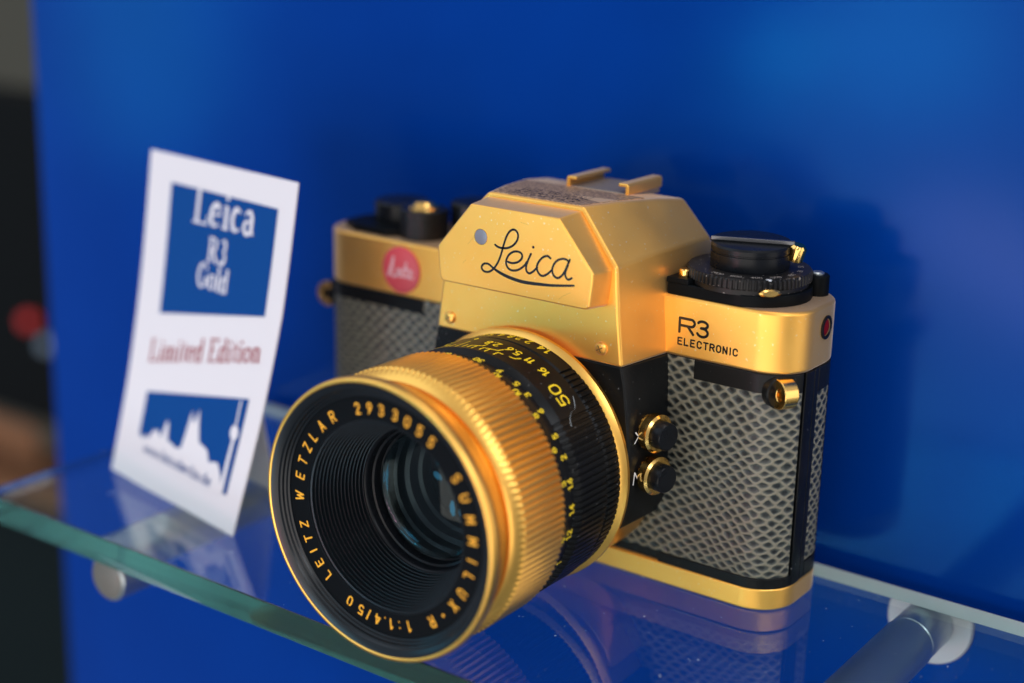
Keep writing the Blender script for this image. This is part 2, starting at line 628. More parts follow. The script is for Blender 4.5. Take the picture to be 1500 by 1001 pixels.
def card_edges(v):
    L = [(0, 1.5), (27, 1.0), (57, -.6), (95.8, -2.9)]
    Rg = [(0, 64.9), (30, 67.2), (61, 68.9), (94.5, 68.7)]

    def ip(T):
        for (a, x), (b, y) in zip(T, T[1:]):
            if v <= b:
                return x + (y - x) * max((v - a) / (b - a), 0)
        return T[-1][1]
    return ip(L), ip(Rg)


V, Fc = [], []
nu, nv = 14, 22
for side in (0, 1):
    for j in range(nv + 1):
        for i in range(nu + 1):
            v0 = 95.3 * j / nv
            l_, r_ = card_edges(v0)
            s = i / nu
            u = l_ + (r_ - l_) * s
            b0 = .4 + (-3.0) * s - 1.2 * s * (1 - s) if True else 0
            t0 = 95.8 - 1.3 * s
            v = b0 + (t0 - b0) * j / nv
            V.append(on_card(u, v, -0.35 * side))
N1 = (nu + 1) * (nv + 1)
for side in (0, 1):
    for j in range(nv):
        for i in range(nu):
            a = side * N1 + j * (nu + 1) + i
            Fc.append((a, a + 1, a + nu + 2, a + nu + 1) if not side else (a, a + nu + 1, a + nu + 2, a + 1))
rim = [i for i in range(nu + 1)] + [j * (nu + 1) + nu for j in range(1, nv + 1)] + [nv * (nu + 1) + i for i in range(nu - 1, -1, -1)] + [j * (nu + 1) for j in range(nv - 1, 0, -1)]
for a, b in zip(rim, rim[1:] + rim[:1]):
    Fc.append((a, a + N1, b + N1, b))
build('card_sheet', V, Fc, CARD, card)
# folded strut that props it
sv = [on_card(20, 60, -.6), on_card(48, 60, -.6), on_card(48, 2, -26), on_card(20, 2, -26)]
sv = [(x, y, max(z, ZS + .1)) for x, y, z in sv]
V, Fc = loft([sv, [(x, y + .4, z) for x, y, z in sv]])
build('strut', V, Fc, CARD, card)


def quadgrid(q, n=8, lift=.12):
    """printed patch inside four (u, v) corners, following the bend"""
    V, Fc = [], []
    (a, b, c, d) = [Vector(t) for t in q]       # top-left, top-right, bottom-right, bottom-left
    for j in range(n + 1):
        for i in range(n + 1):
            s, t = i / n, j / n
            p = (a * (1 - s) + b * s) * (1 - t) + (d * (1 - s) + c * s) * t
            V.append(on_card(p.x, p.y, lift))
    for j in range(n):
        for i in range(n):
            k = j * (n + 1) + i
            Fc.append((k, k + n + 1, k + n + 2, k + 1))
    return V, Fc


FLAT |= {'blue_print', 'lettering', 'skyline'}
build('blue_print', *quadgrid([(9.4, 87.6), (61.4, 86.6), (61.6, 57.6), (11.6, 49.6)]), CBLUE, card)
build('blue_print', *quadgrid([(12.0, 26.4), (60.7, 34.8), (58.6, 7.5), (12.0, 11.0)]), CBLUE, card)
# skyline and tower left white, cut out of the lower blue print
ik = Ink(lambda u, v, l: on_card(u, v, .2 + l * .2))
sky = [(11.6, 10.3), (11.8, 13.0), (13.2, 13.8), (14.2, 12.6), (15.3, 14.3), (16.4, 13.2), (17.7, 14.4), (18.7, 16.5), (20.0, 16.0), (21.0, 17.2), (22.2, 15.6),
       (23.1, 15.3), (24.0, 19.3), (24.8, 20.6), (25.6, 19.4), (26.4, 15.2), (28.7, 14.7), (31, 14.0), (33.4, 14.6), (34.4, 19.1), (35.2, 23.8), (35.8, 26.0),
       (36.6, 23.2), (37.4, 22.8), (38.2, 24.6), (39.0, 27.0), (39.9, 23.0), (41.5, 18.2), (44.0, 17.6), (46.0, 17.0), (47.9, 13.8), (49, 14.6), (50.1, 14.6),
       (51.8, 15.0), (53.3, 13.4), (54.6, 11.4), (55.4, 8.0)]
for (a, b), (c, d) in zip(sky, sky[1:]):
    ik.poly([(a, b), (a, 6.9 if a > 30 else 8.6), (c, 6.9 if c > 30 else 8.6), (c, d)])
ik.stroke([(57.3, 33.4), (57.0, 27.0)], .7)
ik.poly(arc(56.8, 24.6, 1.9, 2.1, 0, 330, 11))
ik.stroke([(57.0, 23.0), (56.3, 16), (55.9, 8.3)], [1.3, 1.5, 1.9])
ik.make('skyline', CARD, card)


def serif(ink, glyphs, x, y, h, slope=0, thin=.05, thick=.13, gap=.07, wide=1.0):
    """bookish letters: thick stems, hair lines, bracket serifs"""
    def S_(pts, w):
        ink.stroke([(x + a * h * wide, y + b * h + slope * (x + a * h * wide - x0)) for a, b in pts],
                   [q * h for q in w] if isinstance(w, (list, tuple)) else w * h, round_=False)
    x0 = x
    for c in glyphs:
        t, k = thin, thick
        if c == 'L':
            S_([(.2, 0), (.2, 1)], k); S_([(.04, .98), (.36, .98)], t); S_([(.04, .02), (.66, .02)], t); S_([(.64, .0), (.66, .26)], t); wd = .68
        elif c == 'e':
            S_(arc(.25, .31, .2, .29, 5, 320, 16), [t] * 3 + [k] * 10 + [t] * 4); S_([(.08, .34), (.44, .34)], t); wd = .48
        elif c == 'i':
            S_([(.14, 0), (.14, .62)], k); S_([(.02, .6), (.14, .6)], t); S_([(0, .02), (.28, .02)], t); ink.disc(x + .14 * h * wide, y + .84 * h + slope * (x + .14 * h * wide - x0), .075 * h); wd = .28
        elif c == 'c':
            S_(arc(.25, .31, .19, .29, 45, 315, 16), [t] * 3 + [k] * 10 + [t] * 4); wd = .44
        elif c == 'a':
            S_([(.08, .48), (.14, .6), (.28, .6), (.36, .46), (.36, .08), (.46, .02)], [t, t, k * .8, k, k, t]); S_(arc(.21, .18, .15, .17, 60, 330, 12), [t] * 3 + [k * .8] * 8 + [t] * 2); wd = .48
        elif c == 'R':
            S_([(.18, 0), (.18, 1)], k); S_([(.03, .98), (.3, .98)], t); S_([(.03, .02), (.34, .02)], t)
            S_([(.2, .97)] + arc(.38, .73, .2, .24, 90, -90, 8) + [(.2, .49)], [t] * 3 + [k] * 5 + [t] * 3); S_([(.38, .49), (.68, .03), (.76, .02)], [k, k, t]); wd = .76
        elif c == '3':
            S_(arc(.24, .76, .17, .21, 150, -90, 12), [t] * 4 + [k] * 7 + [t] * 2); S_(arc(.22, .28, .21, .26, 85, -150, 12), [t] * 3 + [k] * 8 + [t] * 2); wd = .48
        elif c == 'G':
            S_(arc(.4, .5, .33, .49, 40, 320, 18), [t] * 4 + [k] * 11 + [t] * 4); S_([(.66, .06), (.66, .42)], k); S_([(.5, .42), (.78, .42)], t); S_([(.65, .68), (.66, .94)], t); wd = .78
        elif c == 'o':
            S_(arc(.26, .31, .21, .3, 90, 450, 20), [t] * 2 + [k] * 7 + [t] * 4 + [k] * 6 + [t] * 2); wd = .52
        elif c == 'l':
            S_([(.14, 0), (.14, 1)], k); S_([(.02, .97), (.14, .97)], t); S_([(0, .02), (.28, .02)], t); wd = .28
        elif c == 'd':
            S_(arc(.22, .31, .18, .3, 60, 300, 14), [t] * 2 + [k] * 11 + [t] * 2); S_([(.4, 0), (.4, 1)], k); S_([(.28, .97), (.4, .97)], t); S_([(.4, .02), (.5, .02)], t); wd = .52
        elif c == 'm':
            for xx in (.12, .42, .72):
                S_([(xx, 0), (xx, .56)], k); S_([(xx - .1, .02), (xx + .12, .02)], t)
            S_([(.02, .6), (.12, .6)], t); S_([(.14, .5), (.27, .62), (.42, .52)], [t, k * .7, t]); S_([(.44, .5), (.57, .62), (.72, .52)], [t, k * .7, t]); wd = .86
        elif c == 'n':
            for xx in (.12, .42):
                S_([(xx, 0), (xx, .56)], k); S_([(xx - .1, .02), (xx + .12, .02)], t)
            S_([(.02, .6), (.12, .6)], t); S_([(.14, .5), (.27, .62), (.42, .52)], [t, k * .7, t]); wd = .56
        elif c == 't':
            S_([(.16, .82), (.16, .1), (.3, .03)], [k * .6, k, t]); S_([(.02, .6), (.3, .6)], t); wd = .32
        elif c == 'E':
            S_([(.18, 0), (.18, 1)], k); S_([(.03, .98), (.62, .98)], t); S_([(.03, .02), (.66, .02)], t); S_([(.2, .52), (.46, .52)], t); S_([(.62, 1), (.62, .78)], t); S_([(.66, 0), (.66, .25)], t); wd = .68
        elif c == ' ':
            wd = .22
        elif c == 'w':
            S_([(.03, .6), (.2, 0), (.34, .5), (.48, 0), (.64, .6)], k * .7); wd = .64
        elif c == 'b':
            S_([(.12, 1), (.12, 0)], k); S_(arc(.3, .31, .18, .3, 130, -130, 12), t * 1.6); wd = .5
        elif c == 'r':
            S_([(.12, .6), (.12, 0)], k); S_([(.14, .46), (.3, .6)], k * .7); wd = .32
        elif c == '.':
            ink.disc(x + .08 * h, y + .06 * h + slope * (x - x0), .06 * h); wd = .16
        else:
            wd = .3
        x += (wd + gap) * h * wide
    return x


ik = Ink(lambda u, v, l: on_card(u, v, .2 + l * .2))
serif(ik, 'Leica', 21.6, 77.9, 10.3, thick=.15, thin=.06, wide=1.10)
serif(ik, 'R3', 31.0, 68.0, 6.9, thick=.15, thin=.07, wide=.98)
serif(ik, 'Gold', 27.6, 60.5, 6.6, thick=.15, thin=.07, wide=.98)
ik.make('lettering', CARD, card, 'white serif words on the upper blue print')
ik = Ink(lambda u, v, l: on_card(u, v, .2 + l * .2))
serif(ik, 'Limited Edition', 9.6, 34.9, 6.6, slope=.195, thick=.13, thin=.06, wide=1.02, gap=.075)
ik.make('lettering', CRED, card, 'dark red serif words across the middle')
ik = Ink(lambda u, v, l: on_card(u, v, .34 + l * .2))
serif(ik, 'www.leicaberlin.de', 15.8, 9.4, 3.0, slope=-.045, thick=.15, thin=.11, wide=1.32)
ik.make('lettering', CBLUE, card, 'small blue web address under the skyline')

# ------------------------------------------------------------------ the camera body
C = empty('film_camera', (-10, 14, ZS))
tag(C, 'gold film camera with black lens barrel and grey reptile leather on glass shelf', 'camera')
XL, XR, DP, RC = -84.4, 63.6, 28.0, 10.0
ZP, ZT = 60.1, 75.3


def outline(off=0.0, r=RC, n=12, x0=XL, x1=XR, y0=0.0, y1=DP):
    """rounded plan of the body, grown by off"""
    r2 = r + off
    out = []
    for cx, cy, a in ((x1 - r, y0 + r, -90), (x1 - r, y1 - r, 0), (x0 + r, y1 - r, 90), (x0 + r, y0 + r, 180)):
        for i in range(n + 1):
            t = radians(a + 90 * i / n)
            out.append((cx + r2 * cos(t), cy + r2 * sin(t)))
    return out


def path(s, off=0.0):
    """point on the plan at arc length s; s=0 where the front meets the right corner"""
    L = pi / 2 * RC
    if s < 0:
        return (XR - RC + s, -off)
    if s < L:
        a = s / RC
        return (XR - RC + (RC + off) * sin(a), RC - (RC + off) * cos(a))
    s -= L
    if s < DP - 2 * RC:
        return (XR + off, RC + s)
    s -= DP - 2 * RC
    a = s / RC
    return (XR - RC + (RC + off) * cos(a), DP - RC + (RC + off) * sin(a))


def pathL(s, off=0.0):
    """the same at the left corner"""
    x, y = path(s, off)
    return (XL + XR - x, y)


build('body_shell', *prism(outline(-.5), 5.0, ZP + .3), BLACK, C)


def wrap(s0, s1, z0, z1, off, pf=path, step=1.0, thick=.8):
    n = max(2, int((s1 - s0) / step))
    pts = [s0 + (s1 - s0) * i / n for i in range(n + 1)]
    ring = lambda z, o: [(*pf(s, o), z) for s in pts]
    a, b, c, d = ring(z0, off), ring(z1, off), ring(z1, off - thick), ring(z0, off - thick)
    m = n + 1
    V = a + b + c + d
    Fc = []
    for k in range(4):
        for i in range(n):
            Fc.append((k * m + i, k * m + i + 1, ((k + 1) % 4) * m + i + 1, ((k + 1) % 4) * m + i))
    Fc += [(0, m, 2 * m, 3 * m), (n, 3 * m + n, 2 * m + n, m + n)]
    return V, Fc


# black relief round the leather (strap bar, foot bar, end plate)
build('body_trim', *wrap(-15.6, 12.5, 55.4, ZP + .1, .55), BLACK, C, bevel=.25)
build('body_trim', *wrap(-23, 14, 5.2, 8.0, .45), BLACK, C, bevel=.25)
build('body_trim', *wrap(-28, 12.5, 56.2, ZP + .1, .55, pathL), BLACK, C, bevel=.25)
build('end_plate', *join(wrap(13.3, 17.2, 5.3, ZP, .5), wrap(17.7, 19.9, 5.3, ZP, .35), wrap(27.6, 31, 5.3, ZP, .4),
                         wrap(19.9, 27.6, 54.0, ZP, .4), wrap(19.9, 27.6, 5.3, 9.5, .4)), BLACK, C, bevel=.2)


JIT = {}


def jit(a, b):
    if (a, b) not in JIT:
        r = random.Random(a * 7919 + b * 104729)
        JIT[(a, b)] = (r.uniform(-.13, .13), r.uniform(-.13, .13), r.uniform(-.09, .09))
    return JIT[(a, b)]


def leather(name, s0, s1, z0, z1, pf=path, off=0.15, step=.27, label=None):
    ns, nz_ = int((s1 - s0) / step), int((z1 - z0) / step)
    V, Fc, att = [], [], []
    # lattice vectors of the scales, measured on the hide
    e1, e2 = (1.92, 1.32), (1.70, -1.60)
    det = e1[0] * e2[1] - e1[1] * e2[0]
    for j in range(nz_ + 1):
        for i in range(ns + 1):
            s = s0 + (s1 - s0) * i / ns
            z = z0 + (z1 - z0) * j / nz_
            q = Vector((s * .05, z * .05, 3.3 if pf is path else 9.1))
            ws = s + 1.9 * noise.noise(q) + .28 * noise.noise(q * 9)
            wz = z + 1.7 * noise.noise(q + Vector((7, 3, 1))) + .25 * noise.noise(q * 9 + Vector((4, 4, 4)))
            # scales shrink towards the bottom
            wz = wz * (1 + .10 * (1 - z / 60))
            a = (ws * e2[1] - wz * e2[0]) / det
            b = (e1[0] * wz - e1[1] * ws) / det
            ia, ib = math.floor(a + .5), math.floor(b + .5)
            ds = []
            for da in (-1, 0, 1):
                for db in (-1, 0, 1):
                    ka, kb = ia + da, ib + db
                    jx, jy, sz = jit(ka, kb)
                    u_, w_ = a - ka - jx, b - kb - jy
                    # scales are leaf shaped: long across, short up and down
                    ds.append((sqrt((u_ + w_) ** 2 * .62 + (u_ - w_) ** 2 * 1.0) - sz, sz))
            ds.sort()
            f1, f2 = ds[0][0] + ds[0][1], ds[1][0] - ds[0][0]
            k = min(max((f2 - .10) / .42, 0), 1)
            k = k * k * (3 - 2 * k)
            core = min(max((.42 - f1) / .25, 0), 1)
            size = ds[0][1] * 6
            h = .17 * (1 - k) - .07 * core + (.09 if f1 < .10 and size > .1 else 0)
            e = min(s - s0, s1 - s, z - z0, z1 - z)
            h *= min(max(e / .6, 0), 1)
            x, y = pf(s, off + h)
            V.append((x, y, z))
            att.append(k * .50 + core * (.36 + .2 * size))
    m = ns + 1
    for j in range(nz_):
        for i in range(ns):
            a = j * m + i
            Fc.append((a, a + 1, a + m + 1, a + m))
    FLAT.add(name)
    me_ob = build(name, V, Fc, LEATHER, C, smooth=80)
    at = me_ob.data.attributes.new('scale', 'FLOAT', 'POINT')
    at.data.foreach_set('value', att)
    if label:
        me_ob['label'] = label
    return me_ob


leather('leather_panel', -40, 12.6, 8.0, 55.4)
leather('leather_panel', -23.5, -15.6, 55.4, ZP)
leather('leather_panel', 20.2, 27.3, 9.7, 53.8)
leather('leather_panel', -54, 12.6, 5.4, 56.2, pathL)
leather('leather_panel', -48, -28, 56.2, ZP, pathL)

# gold base plate
build('base_plate', *prism(outline(.45), ZS, 5.4), GOLD, C, bevel=.7)
# gold top plate
build('top_plate', *prism(outline(.35), ZP, ZT), GOLD, C, bevel=.9)

# black mirror box under the prism
fr = [(27.8, 60.1), (28.8, 56), (30.2, 46), (30.8, 38), (30.8, 30), (30.0, 24), (28.4, 18.6)]
bk = [(30.6, 60.1), (31.0, 54), (31.3, 46), (32.0, 38), (32.2, 28), (31.4, 23), (29.3, 18.6)]
fg = [(27.9, 18.5), (25.6, 14), (22.5, 10.5), (18.5, 7.5), (13, 5.6)]
bg_ = [(27.5, 18.5), (24.0, 12.5), (21.0, 9.2), (17.6, 6.8), (12, 5.2)]


def box_rings(fr, bk, ys):
    out = []
    for y, t in ys:
        tt = max(t, 0)
        gr = .3 if y == ys[0][0] else 0
        r = [(((a[0] - gr) * (1 - tt) + b[0] * tt), y, a[1] * (1 - tt) + b[1] * tt) for a, b in zip(fr, bk)]
        out.append(r + [(-x, y, z) for x, y, z in reversed(r)])
    return out


build('mirror_box', *loft(box_rings(fr, bk, ((-17.2, 0), (-16.6, 0), (-12, .25), (-6, .62), (0.3, 1.0)))), BLACK, C, smooth=40, bevel=.3, segs=2)
build('mirror_box_foot', *loft(box_rings(fg, bg_, ((-15.5, 0), (-15.0, 0), (-8, .5), (0.3, 1.0)))), GOLDR, C, smooth=40, bevel=.4, segs=2)

# gold prism housing
sec = [
    [(13.9, -15.0, 96.6), (25.3, -17.0, 84.0), (26.4, -17.15, 72.0), (27.9, -17.3, 60.1)],
    [(16.8, -4.0, 96.5), (27.0, -3.5, 85.2), (28.4, -3, 75), (30.1, 0, 60.1)],
    [(20.2, 10, 95.7), (28.6, 10, 85.6), (30.0, 10, 75), (31.0, 10, 60.3)],
    [(21.2, 20, 94.4), (29.3, 20, 85.6), (30.6, 20, 75), (31.0, 20, 60.3)],
    [(17.0, 29.5, 88.5), (25.5, 29.5, 81.0), (28.0, 29.5, 75), (28.0, 29.5, 60.3)],
]
V, Fc = loft([s + [(-x, y, z) for x, y, z in reversed(s)] for s in sec])
build('prism_housing', V, Fc, GOLD, C, smooth=30, bevel=.75)

# name plate standing proud of the housing
def hexa(y, k):
    a = [(12.9, 95.0), (22.9, 83.3), (22.9, 81.5), (22.2, 75.2), (21.2, 74.4)]
    a = [(x * (1 + .055 * k), 84 + (z - 84) * (1 + .05 * k)) for x, z in a]
    return [(x, y, z) for x, z in a] + [(-x, y, z) for x, z in reversed(a)]


NPL = build('name_plate', *loft([hexa(-23.4, 0), hexa(-15.0, 1)]), GOLD, C, smooth=30, bevel=.45)
SCR = [
    [(-5.3, 86.0), (-4.4, 85.6), (-3.1, 85.5), (-1.5, 85.8), (0.1, 86.7), (1.2, 88.1), (1.4, 89.5), (0.7, 90.4), (-0.3, 90.4), (-1.3, 89.6), (-2.1, 88.2), (-2.8, 86.2), (-3.6, 83.6), (-4.5, 81.6), (-5.6, 80.1), (-6.9, 79.1), (-8.3, 78.9), (-9.2, 79.5), (-9.1, 80.3), (-8.3, 80.9), (-7.1, 80.9), (-5.6, 80.1), (-3.6, 79.3), (-0.7, 78.6), (3.2, 78.2), (7.7, 78.4), (12.0, 78.8), (17.7, 79.7)],
    [(-1.4, 82.4), (-0.1, 82.3), (1.5, 82.8), (2.6, 83.8), (2.7, 84.8), (1.9, 85.3), (0.4, 85.2), (-1.0, 84.3), (-1.8, 83.0), (-1.9, 81.8), (-1.2, 80.8), (0.1, 80.5), (1.8, 81.0), (3.4, 82.2), (4.2, 83.3)],
    [(5.3, 85.4), (4.5, 83.7), (4.0, 82.2), (4.1, 81.1), (4.9, 80.6), (6.0, 81.2), (7.2, 82.4)],
    [(10.9, 85.2), (10.1, 85.6), (8.9, 85.2), (7.8, 84.1), (7.1, 82.7), (7.4, 81.4), (8.5, 80.6), (9.9, 81.1), (11.4, 82.4)],
    [(16.1, 85.2), (15.4, 85.6), (14.3, 85.6), (12.9, 85.0), (11.9, 83.8), (11.5, 82.4), (12.0, 81.2), (13.1, 80.8), (14.3, 81.6), (15.3, 83.2), (15.9, 84.6), (16.4, 85.7)],
    [(15.9, 84.3), (15.2, 82.4), (15.4, 81.4), (16.1, 80.9), (17.1, 81.4)]]
front = lambda y: (lambda u, v, l: (u, y - .02 - l, v))
ik = Ink(front(-23.4))
for s in SCR:
    sp = spline(s, 6)
    ik.stroke(sp, .56)
    if s is SCR[0]:
        ik.stroke(sp[-40:-2], [.56 + .3 * sin(pi * i / 37) for i in range(38)])
ik.disc(5.9, 87.1, .36)
ik.make('script_lettering', INK, NPL, 'black engraved maker script')
build('sensor_window', *turned((-9.6, -23.36, 87.3), (0, -1, 0), [(1.85, 0), (1.85, .06), (1.7, .1)], 32), SENS, NPL)
build('sensor_bezel', *turned((-9.6, -23.30, 87.3), (0, -1, 0), [(2.0, 0), (2.0, .16), (1.85, .16), (1.85, 0)], 32, False, False), GOLDP, NPL)
# fine scratches in the plate
ik = Ink(front(-23.4))
ik.stroke(spline([(13.6, 75.7), (14.9, 76.8), (16.9, 77.9)]), .06)
ik.stroke([(14.5, 79.2), (15.6, 78.9)], .07)
for q in ([(-13.6, 84.9), (-12.2, 86.4), (-11.6, 87.4)], [(-15, 80), (-14.1, 80.9)], [(17.6, 82.3), (18.3, 82.1)], [(2, 92.6), (4.4, 92.2)]):
    ik.stroke(q, .05)
ik.make('scratch', mat('scratch_brown', (0.45, .22, .04), .5), NPL)

# small ornament engraved on the roof
ROOF = mat('brown_roof_gold', (0.30, 0.19, 0.10), 0.5, 0.75)  # brownish mottled gold, darker than the rest of the housing
nt_, b_ = nodes(ROOF)
n_ = noise_tex(nt_, 1300, 3)
nt_.links.new(ramp(nt_, n_.outputs[0], .42, .62, (0.30, 0.19, 0.11), (0.66, 0.43, 0.24)).outputs[0], b_.inputs['Base Color'])
add_bump(ROOF, 1700, .5, .00015)
roof = build('roof_panel', *loft([[(x, y, z) for x, y, z in ((-12.9, -14.2, q), (12.9, -14.2, q), (15.6, -4, q - .1), (17.8, 6.5, q - .6), (-17.8, 6.5, q - .6), (-15.6, -4, q - .1))] for q in (96.3, 96.72)]), ROOF, C)
ik = Ink(lambda u, v, l: (u, v, 96.76 - (.01 * (v + 14) if v < -4 else .1 + .048 * (v + 4)) + l))
for row, (v0, n) in enumerate(((-11.6, 17), (-9.2, 19), (-6.9, 15), (-4.9, 17))):
    for i in range(n):
        u = -9.8 + (i + random.random() * .5) * 20 / n
        ik.stroke(spline([(u + random.uniform(-.5, .5), v0 + random.uniform(-.8, .8)) for _ in range(4)], 4), .2)
ik.make('roof_engraving', mat('engraving_black', (0.012, 0.010, 0.008), .5), roof, 'rows of fine dark ornament on the prism roof')

# hot shoe
shoe = build('accessory_shoe', *box(-6.0, 11.8, 8.6, 24, 94.2, 96.0), mat('dull_plate', (.24, .20, .17), .5, .5), C, bevel=.25)


def rail(x, sgn):
    # an upright with the lip folded inwards
    pr = [(x, 95.6), (x, 98.0), (x + sgn * .5, 98.5), (x + sgn * 3.0, 98.5), (x + sgn * 3.0, 97.6), (x + sgn * 1.0, 97.6), (x + sgn * 1.0, 95.6)]
    V, Fc = loft([[(a, 8.0, z) for a, z in pr], [(a, 24.5, z) for a, z in pr]])
    build('rail', V, Fc, GOLD, shoe, bevel=.35)


rail(-6.4, 1)
rail(12.2, -1)

# screws on the prism front
for x, z in ((22.1, 63.9), (-23.6, 63.3)):
    sc = build('screw', *turned((x, -17.15, z), (0, -1, 0), [(1.65, 0), (1.62, .5), (1.3, .9), (.6, 1.1), (.15, 1.13)], 28), GOLD, C)
    k = Ink(front(-18.26))
    for a in (.5, .5 + pi / 2):
        k.stroke([(x - .85 * cos(a), z - .85 * sin(a)), (x + .85 * cos(a), z + .85 * sin(a))], .28)
    k.make('cross_slot', mat('slot_brown', (.20, .09, .02), .5), sc)

# lettering on the right
ik = Ink(front(-.36))
ik.stroke([(33.4, 66.4), (33.4, 69.9), (36.4, 69.9)] + arc(36.5, 69.0, 1.0, .9, 90, -90) + [(33.5, 68.1)], .68)
ik.stroke([(35.6, 68.1), (37.2, 66.3)], .68)
ik.stroke(arc(39.7, 69.15, 1.35, .85, 155, -60) + [(39.4, 68.3)], .68)
ik.stroke([(39.3, 68.3)] + arc(39.7, 67.25, 1.45, 1.05, 70, -160), .68)
write(ik, 'ELECTRONIC', 33.2, 63.3, 1.62, .40, gap=.42, wide=1.17)
ik.make('model_lettering', INK, C, 'black engraved model name on the right shoulder')

# red round badge on the left shoulder
bd = build('red_badge', *turned((-54, -.3, 67.6), (0, -1, 0), [(6.5, 0), (6.5, .5), (6.2, .7)], 48), RED, C)
ik = Ink(front(-1.0))
for s in ([(-58.3, 65.6), (-57.2, 68.6), (-56.4, 71), (-56.9, 67.5), (-57.2, 66), (-56, 65.7), (-54.9, 66.2)],
          [(-55.0, 66.3), (-54.1, 67.4), (-54.8, 67.8), (-55.1, 66.7), (-54.2, 66.0), (-53.3, 66.6)],
          [(-53.2, 67.7), (-53.3, 66.3), (-52.5, 66.1)],
          [(-51.9, 70.0), (-52.1, 66.7), (-51.4, 66.1)], [(-52.9, 68.2), (-51.0, 68.2)],
          [(-50.9, 67.7), (-49.9, 67.7), (-50.9, 66.1), (-49.6, 66.1)]):
    ik.stroke(spline(s), .62)
ik.make('badge_lettering', mat('badge_pink', (0.66, 0.36, 0.38), .5), bd)

# strap lugs


def lug(x, y, z, ax, label, rb=4.2):
    a, e1, e2 = frame(ax)
    c = Vector((x, y, z))
    base = build('strap_lug', *turned(c, ax, [(rb, -1.6), (rb, .5), (rb - .3, .8)], 36), BLACK, C)
    base['label'] = label
    # D-shaped ear: a flat plate with an eye, standing out from the base
    side = Vector(ax).normalized()
    up = Vector((0, 0, 1))
    thick = side.cross(up).normalized()
    pts = [(.4, -3.6), (.4, 3.6)] + [(1.5 + 3.6 * cos(radians(t)), 3.6 * sin(radians(t))) for t in range(90, -91, -12)]
    inner = [(2.2 + 1.15 * cos(radians(t)), 1.5 * sin(radians(t))) for t in range(90, -271, -24)][:-1]
    bm = bmesh.new()
    o_ = [bm.verts.new(c + side * p + up * q - thick * 1.9) for p, q in pts]
    i_ = [bm.verts.new(c + side * p + up * q - thick * 1.9) for p, q in inner]
    ed = [bm.edges.new((o_[k], o_[(k + 1) % len(o_)])) for k in range(len(o_))] + [bm.edges.new((i_[k], i_[(k + 1) % len(i_)])) for k in range(len(i_))]
    bmesh.ops.triangle_fill(bm, edges=ed, use_beauty=True, use_dissolve=False)
    ex = bmesh.ops.extrude_face_region(bm, geom=bm.faces[:])
    for v in ex['geom']:
        if isinstance(v, bmesh.types.BMVert):
            v.co += thick * 3.8
    V = [tuple(v.co) for v in bm.verts]
    bm.verts.index_update()
    Fc = [tuple(v.index for v in f.verts) for f in bm.faces]
    bm.free()
    build('ear', V, Fc, GOLDP, base, smooth=40, bevel=.7)


lug(59.9, 2.2, 56.0, (.86, -.5, 0), 'gold strap ear on the black bar at the right corner')
lug(-84.6, 6.0, 54.6, (-1, -.12, 0), 'gold strap ear at the left end', 2.8)

# indicator window at the right end
x_, y_ = path(21.6, .35)
iw = build('indicator_window', *turned((x_, y_, 69.6), (1, .05, 0), [(2.9, -.2), (2.9, .35), (2.3, .45), (2.1, .1)], 36, False, False), BLACK, C)
build('red_pane', *turned((x_ - .1, y_, 69.6), (1, .05, 0), [(2.2, 0), (1.5, .3), (.4, .38)], 32), REDGL, iw)

# flash sockets
for z, t, x0 in ((43.1, 'X', 31.2), (32.3, 'M', 31.4)):
    c = (x0 - 1.2, -8.9, z)
    ax = (1, -.22, 0)
    k = build('flash_socket', *turned(c, ax, [(3.8, -1), (3.8, 2.2), (3.6, 2.5)], 96, rib=lambda t, r, k: r - (.28 if int(t / (2 * pi) * 24 + .25) % 2 else 0)), GOLDR, C)
    k['label'] = 'gold threaded flash socket marked ' + t
    build('ring', *turned(c, ax, [(3.9, 2.3), (4.8, 2.6), (4.8, 4.8), (4.2, 5.3), (3.3, 5.3)], 48), GOLDP, k)
    build('cap', *turned(c, ax, [(3.45, 5.0), (3.45, 7.6), (3.2, 8.0), (.1, 8.0)], 48), ANOD, k)
# letters beside them, on the side of the mirror box
sd = Vector((.09, 1, 0)).normalized()


def on_side(u, v, l):
    t = (v - 30) / 30
    base = Vector((30.85 + (-.05 if v > 36 else .15), -13.7, v))
    return tuple(base + sd * u + Vector((.62 + l, -.1, 0)))


ik = Ink(on_side)
ik.stroke([(-1.5, 41.4), (1.3, 44.3)], .34)
ik.stroke([(-1.3, 44.1), (1.2, 41.6)], .34)
ik.stroke([(-1.7, 30.9), (-1.3, 33.9), (0, 31.9), (1.2, 34.1), (1.3, 31.1)], .34)
ik.make('socket_lettering', WHT, C, 'white X and M beside the flash sockets')

# ------------------------------------------------------------------ right shoulder controls
DX, DY = 44.0, 13.6
pl = [(29.2, .0), (34.5, .0)] + [(DX + 15.6 * cos(radians(t)), DY + 15.6 * sin(radians(t)) * .93) for t in range(-100, 91, 10)] + [(31, 26)]
build('dial_base', *prism([(x, max(y, -.05 - .002 * i)) for i, (x, y) in enumerate(pl)], ZT - .1, 78.2), BLACKM, C, bevel=.35)
build('dial_base_step', *prism([(28.9, -.12), (34.9, -.12), (35.6, 2.2), (33.4, 7), (29.2, 8)], 78.0, 79.4), BLACKM, C, bevel=.3)
nd = 72
dial = build('film_speed_dial', *turned((DX, DY, 0), (0, 0, 1), [(14.4, 78.0), (14.4, 79.2), (15.1, 79.5), (15.1, 81.4), (14.7, 81.9), (.2, 81.9)], nd * 6,
                                        rib=lambda t, r, k: r - (.5 if (k in (2, 3) and int(t / (2 * pi) * nd * 6 + .5) % 6 in (3, 4, 5)) else 0)), BLACKD, C, smooth=25)
ik = Ink(lambda u, v, l: (DX + u, DY + v, 81.93 + l))
